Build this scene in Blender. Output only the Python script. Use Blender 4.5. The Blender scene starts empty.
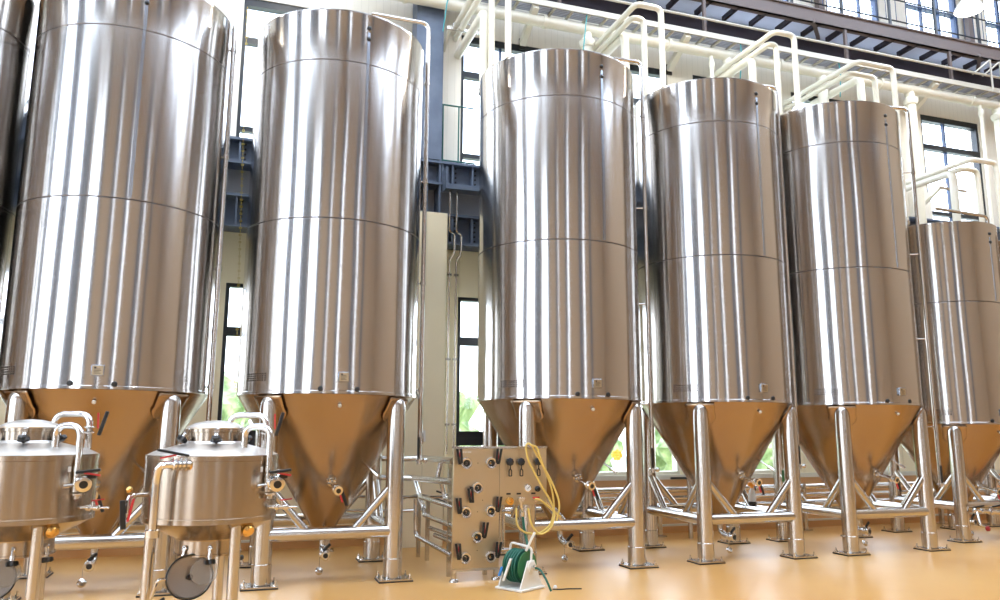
import bpy, math, random
from mathutils import Vector, Matrix
random.seed(7)
PI = math.pi
COL = bpy.context.scene.collection
SC = bpy.context.scene

# ------------------------------------------------------------------ mesh builder
class MB:
    def __init__(s): s.v = []; s.f = []
    def add(s, vs, fs):
        n = len(s.v); s.v += [tuple(v) for v in vs]; s.f += [tuple(i + n for i in f) for f in fs]; return s
    def box(s, x0, x1, y0, y1, z0, z1):
        vs = [(x, y, z) for x in (x0, x1) for y in (y0, y1) for z in (z0, z1)]
        return s.add(vs, [(0, 1, 3, 2), (4, 6, 7, 5), (0, 4, 5, 1), (2, 3, 7, 6), (0, 2, 6, 4), (1, 5, 7, 3)])
    def obox(s, c, ax, ay, az, hx, hy, hz):
        c = Vector(c); ax = Vector(ax).normalized(); ay = Vector(ay).normalized(); az = Vector(az).normalized()
        vs = [c + ax * (i * hx) + ay * (j * hy) + az * (k * hz) for i in (-1, 1) for j in (-1, 1) for k in (-1, 1)]
        return s.add(vs, [(0, 1, 3, 2), (4, 6, 7, 5), (0, 4, 5, 1), (2, 3, 7, 6), (0, 2, 6, 4), (1, 5, 7, 3)])
    def lathe(s, prof, o=(0, 0, 0), axis=(0, 0, 1), n=24, caps=True):
        """prof: list of (radius, height along axis)"""
        o = Vector(o); a = Vector(axis).normalized()
        t = Vector((1, 0, 0)) if abs(a.x) < .9 else Vector((0, 1, 0))
        u = a.cross(t).normalized(); w = a.cross(u)
        vs = []; fs = []
        for r, h in prof:
            for k in range(n):
                q = 2 * PI * k / n
                vs.append(o + a * h + (u * math.cos(q) + w * math.sin(q)) * max(r, 1e-5))
        for i in range(len(prof) - 1):
            for k in range(n):
                k2 = (k + 1) % n
                fs.append((i * n + k, i * n + k2, (i + 1) * n + k2, (i + 1) * n + k))
        if caps:
            fs.append(tuple(range(n - 1, -1, -1))); m = (len(prof) - 1) * n
            fs.append(tuple(range(m, m + n)))
        return s.add(vs, fs)
    def cyl(s, p, q, r, r2=None, n=16):
        p = Vector(p); q = Vector(q)
        return s.lathe([(r, 0), (r if r2 is None else r2, (q - p).length)], p, q - p, n)
    def ball(s, c, r, n=12, sz=1.0, axis=(0, 0, 1)):
        m = max(6, n // 2)
        return s.lathe([(r * math.sin(PI * i / m), -r * sz * math.cos(PI * i / m)) for i in range(m + 1)], c, axis, n, False)
    def ring(s, c, axis, R, r, n=24, m=8):
        c = Vector(c); a = Vector(axis).normalized()
        t = Vector((1, 0, 0)) if abs(a.x) < .9 else Vector((0, 1, 0))
        u = a.cross(t).normalized(); w = a.cross(u); vs = []; fs = []
        for i in range(n):
            d = u * math.cos(2 * PI * i / n) + w * math.sin(2 * PI * i / n)
            for j in range(m):
                q = 2 * PI * j / m
                vs.append(c + d * (R + r * math.cos(q)) + a * (r * math.sin(q)))
        for i in range(n):
            for j in range(m):
                i2 = (i + 1) % n; j2 = (j + 1) % m
                fs.append((i * m + j, i2 * m + j, i2 * m + j2, i * m + j2))
        return s.add(vs, fs)
    def tube(s, pts, r, bend=0.0, n=12, steps=6):
        pts = [Vector(p) for p in pts]
        path = [pts[0]]
        for i in range(1, len(pts) - 1):
            a, b, c = pts[i - 1], pts[i], pts[i + 1]
            if bend <= 0: path.append(b); continue
            d1 = (a - b); d2 = (c - b)
            k = min(bend, d1.length * .48, d2.length * .48)
            p = b + d1.normalized() * k; q = b + d2.normalized() * k
            for j in range(steps + 1):
                t = j / steps
                path.append(p * (1 - t) ** 2 + b * 2 * t * (1 - t) + q * t * t)
        path.append(pts[-1])
        pp = [path[0]]
        for p in path[1:]:
            if (p - pp[-1]).length > 1e-5: pp.append(p)
        path = pp
        tan = []
        for i in range(len(path)):
            a = path[max(i - 1, 0)]; b = path[min(i + 1, len(path) - 1)]
            tan.append((b - a).normalized())
        t0 = tan[0]; ref = Vector((0, 0, 1)) if abs(t0.z) < .9 else Vector((1, 0, 0))
        u = t0.cross(ref).normalized(); vs = []; fs = []
        for i, p in enumerate(path):
            if i:
                u = (u - tan[i] * u.dot(tan[i])).normalized()
            w = tan[i].cross(u)
            for j in range(n):
                q = 2 * PI * j / n
                vs.append(p + (u * math.cos(q) + w * math.sin(q)) * r)
        for i in range(len(path) - 1):
            for j in range(n):
                j2 = (j + 1) % n
                fs.append((i * n + j, i * n + j2, (i + 1) * n + j2, (i + 1) * n + j))
        fs.append(tuple(range(n - 1, -1, -1))); m = (len(path) - 1) * n; fs.append(tuple(range(m, m + n)))
        return s.add(vs, fs)
    def build(s, name, mat, parent=None, loc=None, bevel=0, smooth=True, recalc=True):
        me = bpy.data.meshes.new(name); me.from_pydata(s.v, [], s.f)
        import bmesh
        bm = bmesh.new(); bm.from_mesh(me)
        if recalc: bmesh.ops.recalc_face_normals(bm, faces=bm.faces)
        bm.to_mesh(me); bm.free()
        if smooth:
            me.polygons.foreach_set('use_smooth', [True] * len(me.polygons))
            me.set_sharp_from_angle(angle=math.radians(32))
        me.materials.append(mat)
        o = bpy.data.objects.new(name, me); COL.objects.link(o)
        if parent: o.parent = parent
        if loc: o.location = loc
        if bevel:
            b = o.modifiers.new('bevel', 'BEVEL'); b.width = bevel; b.segments = 2; b.limit_method = 'ANGLE'; b.angle_limit = .9
        return o

def tag(o, label=None, cat=None, group=None, kind=None):
    if label: o['label'] = label
    if cat: o['category'] = cat
    if group: o['group'] = group
    if kind: o['kind'] = kind
    return o
def empty(name, loc=(0, 0, 0), rz=0, **k):
    o = bpy.data.objects.new(name, None); COL.objects.link(o); o.location = loc; o.rotation_euler.z = rz
    o.empty_display_size = .2
    return tag(o, **k)
def copy_tree(o, parent=None):
    c = o.copy(); COL.objects.link(c)
    if parent: c.parent = parent
    for ch in [x for x in KIDS.get(o.name, [])]:
        copy_tree(ch, c)
    return c
KIDS = {}
def index_kids():
    KIDS.clear()
    for o in bpy.data.objects:
        if o.parent: KIDS.setdefault(o.parent.name, []).append(o)
def dup(root, loc, label, rz=None, group=None):
    index_kids(); c = copy_tree(root); c.location = loc; c['label'] = label
    if rz is not None: c.rotation_euler.z = rz
    if group: c['group'] = group
    return c

# ------------------------------------------------------------------ materials
def pbsdf(name, color, rough=.5, metal=0., spec=.5, coat=0., **kw):
    m = bpy.data.materials.new(name); m.use_nodes = True
    b = m.node_tree.nodes['Principled BSDF']
    b.inputs['Base Color'].default_value = (*color, 1); b.inputs['Roughness'].default_value = rough
    b.inputs['Metallic'].default_value = metal; b.inputs['Specular IOR Level'].default_value = spec
    b.inputs['Coat Weight'].default_value = coat
    return m
def nd(m, t, **props):
    n = m.node_tree.nodes.new(t)
    for k, v in props.items(): setattr(n, k, v)
    return n
def lk(m, a, b): m.node_tree.links.new(a, b)
def noise_var(m, scale=(6, 6, 6), c1=None, c2=None, rough=None, bump=0, dist=.02, detail=3, coord='Position', lo=.35, hi=.65):
    b = m.node_tree.nodes['Principled BSDF']
    if coord == 'Position': co = nd(m, 'ShaderNodeNewGeometry').outputs['Position']
    else: co = nd(m, 'ShaderNodeTexCoord').outputs['Object']
    mp = nd(m, 'ShaderNodeMapping'); mp.inputs['Scale'].default_value = scale; lk(m, co, mp.inputs[0])
    no = nd(m, 'ShaderNodeTexNoise'); no.inputs['Scale'].default_value = 1; no.inputs['Detail'].default_value = detail
    lk(m, mp.outputs[0], no.inputs['Vector'])
    mr = nd(m, 'ShaderNodeMapRange'); mr.inputs[1].default_value = lo; mr.inputs[2].default_value = hi; lk(m, no.outputs[0], mr.inputs[0])
    if c1:
        mx = nd(m, 'ShaderNodeMix', data_type='RGBA'); lk(m, mr.outputs[0], mx.inputs[0])
        mx.inputs[6].default_value = (*c1, 1); mx.inputs[7].default_value = (*c2, 1); lk(m, mx.outputs[2], b.inputs['Base Color'])
    if rough:
        r = nd(m, 'ShaderNodeMapRange'); r.inputs[3].default_value = rough[0]; r.inputs[4].default_value = rough[1]
        lk(m, mr.outputs[0], r.inputs[0]); lk(m, r.outputs[0], b.inputs['Roughness'])
    if bump:
        bp = nd(m, 'ShaderNodeBump'); bp.inputs['Strength'].default_value = bump; bp.inputs['Distance'].default_value = dist
        lk(m, no.outputs[0], bp.inputs['Height'])
        old = b.inputs['Normal'].links
        if old: lk(m, old[0].from_socket, bp.inputs['Normal'])
        lk(m, bp.outputs[0], b.inputs['Normal'])
    return m

# brushed stainless shells: the grain runs round the cylinder so reflections smear into tall streaks
M = {}
m = pbsdf('brushed_steel_shell', (.60, .575, .55), .16, 1.)
b = m.node_tree.nodes['Principled BSDF']; b.inputs['Anisotropic'].default_value = .8; b.inputs['Anisotropic Rotation'].default_value = .25
tg = nd(m, 'ShaderNodeTangent', direction_type='RADIAL', axis='Z'); lk(m, tg.outputs[0], b.inputs['Tangent'])
noise_var(m, (1.5, 1.5, .7), bump=.14, dist=.06, detail=0, lo=0, hi=1)
M['shell'] = m
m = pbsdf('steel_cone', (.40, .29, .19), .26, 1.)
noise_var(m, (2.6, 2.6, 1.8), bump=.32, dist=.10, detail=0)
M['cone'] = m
m = pbsdf('steel_tube', (.60, .57, .53), .22, 1.)
M['steel'] = m
m = pbsdf('polished_steel', (.74, .72, .69), .14, 1.); M['polish'] = m
m = pbsdf('small_vessel_steel', (.43, .36, .285), .26, 1.)
b = m.node_tree.nodes['Principled BSDF']; b.inputs['Anisotropic'].default_value = .6; b.inputs['Anisotropic Rotation'].default_value = .25
tg = nd(m, 'ShaderNodeTangent', direction_type='RADIAL', axis='Z'); lk(m, tg.outputs[0], b.inputs['Tangent'])
M['vessel'] = m
m = pbsdf('panel_sheet_steel', (.62, .52, .36), .38, 1.)
M['sheet'] = m
m = pbsdf('weld_seam', (.42, .38, .35), .4, 1.); M['seam'] = m; m.node_tree.nodes['Principled BSDF'].inputs['Base Color'].default_value = (.13, .11, .10, 1)
M['strip'] = pbsdf('strip_steel', (.42, .46, .52), .25, 1.)
M['port'] = pbsdf('satin_steel', (.66, .65, .64), .22, 1.)
M['satin'] = pbsdf('satin_dome_steel', (.72, .69, .65), .38, 1.)
M['black'] = pbsdf('black_plastic', (.012, .012, .012), .35)
M['red'] = pbsdf('red_plastic', (.55, .03, .03), .4)
M['rubber'] = pbsdf('black_rubber', (.015, .015, .015), .6)
M['white'] = pbsdf('white_plastic', (.8, .8, .78), .4)
M['brass'] = pbsdf('brass', (.8, .5, .16), .25, 1.)
M['greenhose'] = pbsdf('green_hose', (.006, .10, .06), .4)
M['greenside'] = pbsdf('green_reel', (.03, .17, .06), .4)
M['cream_reel'] = pbsdf('cream_reel_frame', (.80, .77, .68), .4)
M['blue'] = pbsdf('blue_nozzle', (.05, .25, .6), .4)
M['yellowhose'] = pbsdf('yellow_hose', (.72, .52, .14), .4)
M['chain'] = pbsdf('yellow_chain', (.55, .42, .04), .4)
M['orange'] = pbsdf('orange_plastic', (.9, .35, .02), .4)
M['teal'] = pbsdf('teal_cord', (.03, .35, .38), .5)
M['greenpaint'] = pbsdf('dark_green_paint', (.015, .11, .09), .4)
M['pvc'] = pbsdf('cream_pipe_jacket', (.82, .80, .68), .4); noise_var(M['pvc'], (3, 3, 3), c1=(.70, .67, .55), c2=(.76, .74, .64))
M['beam'] = pbsdf('blue_grey_steel_beam', (.075, .095, .135), .45); noise_var(M['beam'], (4, 4, 4), c1=(.09, .12, .18), c2=(.12, .155, .22))
M['catwalk'] = pbsdf('taupe_steel', (.16, .125, .115), .5)
M['darkgirder'] = pbsdf('dark_purple_steel', (.035, .027, .04), .5)
M['grating'] = pbsdf('galvanised_deck', (.42, .42, .44), .5, .3); noise_var(M['grating'], (60, 60, 60), c1=(.34, .34, .36), c2=(.5, .5, .52))
M['frame'] = pbsdf('black_window_frame', (.018, .022, .028), .35)
M['blueframe'] = pbsdf('blue_window_frame', (.02, .05, .13), .35)
M['greyplug'] = pbsdf('grey_panel', (.30, .31, .34), .5)
M['tray'] = pbsdf('zinc_tray', (.60, .57, .49), .4, .2)
M['hopper'] = pbsdf('dark_disc_steel', (.40, .37, .34), .3, 1.)
M['redhose'] = pbsdf('red_hose', (.32, .02, .025), .4)

m = bpy.data.materials.new('frosted_deck_panel'); m.use_nodes = True; nt = m.node_tree; nt.nodes.clear()
o_ = nt.nodes.new('ShaderNodeOutputMaterial'); d_ = nt.nodes.new('ShaderNodeBsdfDiffuse'); t_ = nt.nodes.new('ShaderNodeBsdfTranslucent'); x_ = nt.nodes.new('ShaderNodeMixShader')
d_.inputs[0].default_value = (.7, .72, .76, 1); t_.inputs[0].default_value = (.75, .78, .85, 1); x_.inputs[0].default_value = .6
nt.links.new(d_.outputs[0], x_.inputs[1]); nt.links.new(t_.outputs[0], x_.inputs[2]); nt.links.new(x_.outputs[0], o_.inputs[0]); M['deckpanel'] = m
# walls: cream cladding boards
def cladding(name, c1, c2, pitch=.3, axis='X'):
    m = pbsdf(name, c1, .55)
    b = m.node_tree.nodes['Principled BSDF']
    g = nd(m, 'ShaderNodeNewGeometry'); sx = nd(m, 'ShaderNodeSeparateXYZ'); lk(m, g.outputs['Position'], sx.inputs[0])
    dv = nd(m, 'ShaderNodeMath', operation='DIVIDE'); dv.inputs[1].default_value = pitch; lk(m, sx.outputs[axis], dv.inputs[0])
    fr = nd(m, 'ShaderNodeMath', operation='FRACT'); lk(m, dv.outputs[0], fr.inputs[0])
    gt = nd(m, 'ShaderNodeMath', operation='GREATER_THAN'); gt.inputs[1].default_value = .05; lk(m, fr.outputs[0], gt.inputs[0])
    bp = nd(m, 'ShaderNodeBump'); bp.inputs['Strength'].default_value = .8; bp.inputs['Distance'].default_value = .01
    lk(m, gt.outputs[0], bp.inputs['Height']); lk(m, bp.outputs[0], b.inputs['Normal'])
    mx = nd(m, 'ShaderNodeMix', data_type='RGBA'); lk(m, gt.outputs[0], mx.inputs[0])
    mx.inputs[6].default_value = (c1[0] * .86, c1[1] * .86, c1[2] * .85, 1); mx.inputs[7].default_value = (*c1, 1)
    lk(m, mx.outputs[2], b.inputs['Base Color'])
    return m
M['wall'] = cladding('cream_cladding', (.90, .82, .60), None)
M['wallup'] = cladding('pale_cladding', (.80, .76, .66), None, .11)
M['warmwall'] = pbsdf('warm_brown_wall', (.42, .31, .205), .6)
M['ceil'] = pbsdf('ceiling_grey', (.42, .36, .31), .7)
M['slate'] = pbsdf('slate_wall', (.13, .14, .17), .6)
M['dado'] = pbsdf('orange_epoxy_dado', (.72, .40, .16), .35)
m = pbsdf('orange_epoxy_floor', (.7, .4, .15), .3)
noise_var(m, (.5, .5, .5), c1=(.60, .30, .075), c2=(.68, .375, .11), detail=4)
m.node_tree.nodes['Principled BSDF'].inputs['Roughness'].default_value = .38; m.node_tree.nodes['Principled BSDF'].inputs['Coat Weight'].default_value = .3; m.node_tree.nodes['Principled BSDF'].inputs['Coat Roughness'].default_value = .25
M['floor'] = m
m = pbsdf('outdoor_ground', (.45, .47, .38), .8); M['ground'] = m
m = pbsdf('foliage', (.3, .5, .12), .6); noise_var(m, (3, 3, 3), c1=(.08, .15, .03), c2=(.45, .55, .25)); M['foliage'] = m
M['flower'] = pbsdf('orange_leaves', (.85, .35, .03), .6)
m = bpy.data.materials.new('window_glass'); m.use_nodes = True; nt = m.node_tree; nt.nodes.clear()
o_ = nt.nodes.new('ShaderNodeOutputMaterial'); tr = nt.nodes.new('ShaderNodeBsdfTransparent'); gl = nt.nodes.new('ShaderNodeBsdfGlossy')
gl.inputs['Roughness'].default_value = .02; mx = nt.nodes.new('ShaderNodeMixShader'); mx.inputs[0].default_value = .06
tr.inputs[0].default_value = (.96, .98, 1, 1)
nt.links.new(tr.outputs[0], mx.inputs[1]); nt.links.new(gl.outputs[0], mx.inputs[2]); nt.links.new(mx.outputs[0], o_.inputs[0]); M['glass'] = m
m = pbsdf('clear_bottle', (.85, .9, .9), .15); m.node_tree.nodes['Principled BSDF'].inputs['Alpha'].default_value = .55; M['bottle'] = m
m = pbsdf('sight_glass', (.5, .48, .44), .12); m.node_tree.nodes['Principled BSDF'].inputs['Alpha'].default_value = .35; M['sight'] = m
def emit(name, c, s):
    m = bpy.data.materials.new(name); m.use_nodes = True; nt = m.node_tree; nt.nodes.clear()
    o = nt.nodes.new('ShaderNodeOutputMaterial'); e = nt.nodes.new('ShaderNodeEmission')
    e.inputs[0].default_value = (*c, 1); e.inputs[1].default_value = s; nt.links.new(e.outputs[0], o.inputs[0]); return m
M['lamp'] = emit('lamp_lens', (1, .95, .86), 60)

# ------------------------------------------------------------------ room
XL, XR, YB, YF, ZC = -11.0, 17.0, 10.8, -6.0, 11.2
def struct(mb, name, mat, **k):
    o = mb.build(name, mat, smooth=False, **k); o['kind'] = 'structure'; return o
struct(MB().box(XL, XR, YF, YB + .3, -.2, 0), 'floor', M['floor'])
ADDED_SKYLIGHTS = [(-10, -5.5), (-4.5, 0), (1, 5.5), (6.5, 11), (12, 16.5)]  # ceiling openings of invented skylights, x ranges
mb = MB(); mb.box(XL, XR, YF, -.6, ZC, ZC + .2); mb.box(XL, XR, 3.4, 5.0, ZC, ZC + .2); mb.box(XL, XR, 9.0, YB + .3, ZC, ZC + .2)
us = [XL] + [u for p in ADDED_SKYLIGHTS for u in p] + [XR]
for i in range(0, len(us), 2): mb.box(us[i], us[i + 1], 5.0, 9.0, ZC, ZC + .2); mb.box(us[i], us[i + 1], -.6, 3.4, ZC, ZC + .2)
struct(mb, 'ceiling', M['ceil'])

def wall(name, mat, fixed, p0, p1, u0, u1, z0, z1, holes):
    """fixed 'y' or 'x'; p0..p1 thickness range; holes (ua,ub,za,zb)"""
    us = sorted({u0, u1, *[h[0] for h in holes], *[h[1] for h in holes]})
    us = [u for u in us if u0 <= u <= u1]
    mb = MB()
    for a, bb in zip(us, us[1:]):
        mid = (a + bb) / 2; z = z0
        for h in sorted([h for h in holes if h[0] < mid < h[1]], key=lambda h: h[2]):
            if h[2] > z: mb.box(*((a, bb, p0, p1) if fixed == 'y' else (p0, p1, a, bb)), z, h[2])
            z = h[3]
        if z < z1: mb.box(*((a, bb, p0, p1) if fixed == 'y' else (p0, p1, a, bb)), z, z1)
    return struct(mb, name, mat)

LOW = [(x, x + 1.55, .86, 3.46) for x in (-8.6, -6.5, -4.4, -2.3, -.22, 3.0, 5.1, 7.25, 9.35, 11.45, 13.6)]
UPP = [(x, x + 1.55, 5.42, 7.62) for x in (-8.6, -6.5, -4.4, -2.3, -.22, 3.0, 5.1, 7.15, 9.2)] + [(12.23, 13.72, 5.42, 7.62), (14.6, 16.1, 5.42, 7.62)]
CLE = [(-1.0, 1.6, 9.0, 10.7), (3.0, 5.6, 9.0, 10.7), (7.2, 9.3, 9.0, 10.7), (10.15, 11.42, 9.0, 10.7), (12.1, 13.48, 9.0, 10.7), (14.22, 15.6, 9.0, 10.7)]
wall('wall_back', M['wall'], 'y', YB, YB + .25, XL, XR, 0, 4.6, LOW)
wall('wall_back_upper', M['wallup'], 'y', YB, YB + .25, XL, XR, 4.6, ZC, UPP + CLE)
REAR = [(x, x + w, .6, 10.4) for x, w in ((-10.2, 1.35), (-8.5, 1.35), (-2.3, .2), (1.45, .28), (7.0, .3))]
wall('wall_rear', M['warmwall'], 'y', YF - .25, YF, XL, XR, 0, ZC, REAR)
LEFT = [(-1.9, 1.5, .4, 10.2), (3.6, 6.0, .4, 10.2)]
wall('wall_left', M['slate'], 'x', XL - .25, XL, YF, YB + .25, 0, ZC, LEFT)
wall('wall_right', M['warmwall'], 'x', XR, XR + .25, YF, YB + .25, 0, ZC, [])

wn = [0]
def window(fixed, p, u0, u1, z0, z1, mull=(), bars=(), fm=None, fw=.05, depth=.12, head=.0):
    wn[0] += 1; fm = fm or M['frame']
    uc = (u0 + u1) / 2
    root = empty('window_%d' % wn[0], (uc, p, z0) if fixed == 'y' else (p, uc, z0)); root['kind'] = 'structure'
    h = z1 - z0; w = (u1 - u0) / 2
    def bx(mb, a, bb, c, d, y0=0, y1=depth):
        if fixed == 'y': mb.box(a, bb, y0, y1, c, d)
        else: mb.box(y0, y1, a, bb, c, d)
    mb = MB(); bx(mb, -w, -w + fw, 0, h); bx(mb, w - fw, w, 0, h); bx(mb, -w + fw, w - fw, 0, fw); bx(mb, -w + fw, w - fw, h - fw - head, h)
    mb.build('window_frame', fm, root, smooth=False)
    for a in mull:
        mb = MB(); bx(mb, a * 2 * w - w - .018, a * 2 * w - w + .018, fw, h - fw - head, .02, .08); mb.build('mullion', M['blueframe'], root, smooth=False)
    for z, t in bars:
        mb = MB(); bx(mb, -w + fw, w - fw, z - z0, z - z0 + t, .0, .1); mb.build('transom', fm, root, smooth=False)
    mb = MB(); bx(mb, -w + fw, w - fw, fw, h - fw - head, .045, .055)
    mb.build('pane', M['glass'], root, smooth=False)
    return root
for (a, b_, c, d) in LOW: window('y', YB + .02, a, b_, c, d, bars=((2.75, .12), (1.31, .2)) if a < 5 else ((2.75, .12),), fm=M['frame'] if a < 5 else M['pvc'])
for (a, b_, c, d) in UPP: window('y', YB + .02, a, b_, c, d, mull=(.42,), bars=((6.93, .1), (5.62, .07)), head=.06)
for (a, b_, c, d) in CLE: window('y', YB + .02, a, b_, c, d, mull=(.33, .66), bars=((9.9, .04),), fm=M['blueframe'])
for (a, b_, c, d) in REAR: window('y', YF - .2, a, b_, c, d, bars=((3.4, .06),), fw=.03)
for (a, b_, c, d) in LEFT: window('x', XL - .2, a, b_, c, d, bars=((4.4, .1),), fw=.05)

for a, b_, yc in [(*p, y) for y in (7.0, 1.4) for p in ADDED_SKYLIGHTS]:  # skylights out of view, added to brighten the back wall and floor
    wn[0] += 1; rt = empty('window_%d' % wn[0], ((a + b_) / 2, yc, ZC)); rt['kind'] = 'structure'; w = (b_ - a) / 2
    fr = MB()
    for x in (-w + .03, 0, w - .03): fr.box(x - .03, x + .03, -2.0, 2.0, .05, .15)
    for y in (-1.97, 0, 1.97): fr.box(-w, w, y - .03, y + .03, .05, .15)
    fr.build('window_frame', M['frame'], rt, smooth=False)
    MB().box(-w, w, -2.0, 2.0, .1, .11).build('pane', M['glass'], rt, smooth=False)

# dado, sill, kerb line
struct(MB().box(2.95, XR, YB - .03, YB, 0, .79), 'baseboard_back', M['dado'])
struct(MB().box(XL, 2.95, YB - .03, YB, 0, .27), 'baseboard_back_left', M['dado'])
struct(MB().box(2.95, XR, YB - .06, YB, .79, .86), 'trim_1', M['pvc'])
struct(MB().box(XL, XR, YB - .09, YB - .03, 0, .10), 'trim_2', M['dado'])
struct(MB().box(XL, XR, YB - .11, YB - .03, .10, .125), 'trim_3', M['pvc'])

# cream boxed duct below the lower beam, beside the window
struct(MB().box(2.16, 2.71, 10.36, 10.425, 0, 4.58), 'trim_4', M['wall'], bevel=.006)
struct(MB().box(2.82, 2.95, 10.74, YB, .3, 4.1), 'trim_5', M['wall'])

# ------------------------------------------------------------------ steel frame
def ibeam_x(mb, x0, x1, yc, z0, z1, w=.3, t=.03, fl=.035):
    mb.box(x0, x1, yc - t / 2, yc + t / 2, z0, z1); mb.box(x0, x1, yc - w / 2, yc + w / 2, z0, z0 + fl); mb.box(x0, x1, yc - w / 2, yc + w / 2, z1 - fl, z1)
def girder(z0, z1, lab, studs):
    t = empty('steel_beam', (3, 10.6, z0), label=lab, cat='beam', group='blue grey beams along the window wall')
    mb = MB(); ibeam_x(mb, -13.9, 13.9, 0, 0, z1 - z0, .34); mb.build('web_and_flange', M['beam'], t, smooth=False)
    for x in (-6.3, -3.15, -.35, -.2, 0.1):
        st = MB(); st.box(x - .012, x + .012, -.15, -.02, .04, z1 - z0 - .04); st.build('stiffener', M['beam'], t, smooth=False)
        for k in range(studs):
            MB().cyl((x + .07, -.03, .1 + k * .07), (x + .07, -.045, .1 + k * .07), .014, n=6).build('bolt', M['rubber'], t, smooth=False)
    return t
girder(5.02, 5.38, 'upper blue grey steel beam under the tall windows behind the tanks', 4)
girder(4.15, 4.6, 'lower blue grey steel beam above the cream wall behind the tanks', 5)
p = MB().box(2.35, XR - .01, 10.74, YB, 4.6, 5.02).build('wall_panel', M['greyplug'], smooth=False)
p['kind'] = 'structure'; p.name = 'trim_6'
q = MB().box(XL, 2.2, 10.74, YB, 4.6, 5.02).build('trim_7', M['greyplug'], smooth=False); q['kind'] = 'structure'
# box plate bracket in front of beams
br = MB().box(-.22, .42, -.2, 0, -.02, .03); br.box(-.22, -.19, -.2, 0, .03, .3)
br = br.build('beam_bracket', M['beam'], None, (2.86, 10.42, 4.93), smooth=False)
tag(br, 'dark steel shelf bracket on the beam holding two thin wall conduits', 'bracket')
# column
def column(x, lab):
    ZL = 4.6
    t = empty('steel_column', (x, 10.62, 0), label=lab, cat='column', group='blue grey columns on the window wall')
    mb = MB(); mb.box(-.015, .015, -.16, .16, ZL, ZC); mb.build('web', M['beam'], t, smooth=False)
    for s in (-1, 1): MB().box(s * .19 - .015, s * .19 + .015, -.17, .17, ZL, ZC).build('flange', M['beam'], t, smooth=False)
    MB().box(-.19, .19, -.175, -.155, 5.4, ZC).build('cover_plate', M['beam'], t, smooth=False)
column(2.42, 'blue grey steel column between the second and third tall tanks')
struct(MB().box(2.64, 2.95, 10.66, YB, 5.4, 8.1), 'trim_8', M['wallup'], bevel=.004)

for k, (a, b_) in enumerate(((-6.9, -6.1), (-3.2, -2.5), (.5, 1.25), (5.3, 6.5), (9.3, 10.0))):  # unseen dark pillars, added so the shells reflect dark streaks
    struct(MB().box(a, b_, YF, YF + .25, 0, ZC), 'trim_%d' % (10 + k), M['slate'])
# green guard rail on the beam
t = empty('guard_rail', (2.65, 10.5, 5.38), label='dark green guard rail on the upper beam between second and third tanks', cat='railing')
for x in (-.21, .0, .24): MB().cyl((x, 0, 0), (x, 0, .9), .012, n=8).build('post', M['greenpaint'], t)
for z in (.04, .9): MB().cyl((-.25, 0, z), (.5, 0, z), .013, n=8).build('rail', M['greenpaint'], t)

# two thin conduits on the wall
for k, (x, lab) in enumerate(((2.76, 'left of two thin steel conduits running down the cream wall'), (2.86, 'right of two thin steel conduits running down the cream wall'))):
    t = empty('wall_conduit', (x, 10.42, 1.2), label=lab, cat='pipe', group='thin conduits on the cream wall')
    MB().tube([(-.03, -.1, 3.75), (-.03, -.1, 3.1), (.06, -.03, 3.1), (.06, -.03, 2.8), (0, 0, 2.72), (0, 0, 0)], .014, .05, 8).build('pipe', M['steel'], t)
    for z in (2.5, 1.3, .4): MB().box(-.03, .03, -.02, .03, z - .015, z + .015).build('clamp', M['steel'], t, smooth=False)

# ------------------------------------------------------------------ fermentation tanks
def azd(a): a = math.radians(a); return Vector((-math.sin(a), -math.cos(a), 0))
def ball_valve(parent, c, d, scale=1., lever=(0, 0, 1), red=True, name='valve', L=.062):
    """a body with clamp rings along direction d, open port at the end, black lever"""
    c = Vector(c); d = Vector(d).normalized(); s = scale
    mb = MB(); mb.lathe([(.02 * s, -.05 * s), (.02 * s, -.03 * s), (.034 * s, -.03 * s), (.034 * s, -.02 * s), (.026 * s, -.015 * s), (.03 * s, .0), (.026 * s, .015 * s), (.036 * s, .02 * s), (.036 * s, .032 * s), (.024 * s, .034 * s)], c, d, 16)
    v = mb.build(name, M['polish'], parent)
    MB().cyl(c + d * .0345 * s, c + d * .037 * s, .019 * s, n=14).build('port', M['black'], v)
    lv = Vector(lever).normalized(); sd = d.cross(lv).normalized()
    MB().obox(c + lv * (.02 + L * .9) * s + sd * .03 * s, lv, sd, d, L * s, .011 * s, .007 * s).build('lever', M['black'], v, bevel=.003 * s)
    if red: MB().obox(c + lv * .06 * s + sd * .008 * s, lv, sd, d, .042 * s, .006 * s, .005 * s).build('lock', M['red'], v)
    return v

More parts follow.
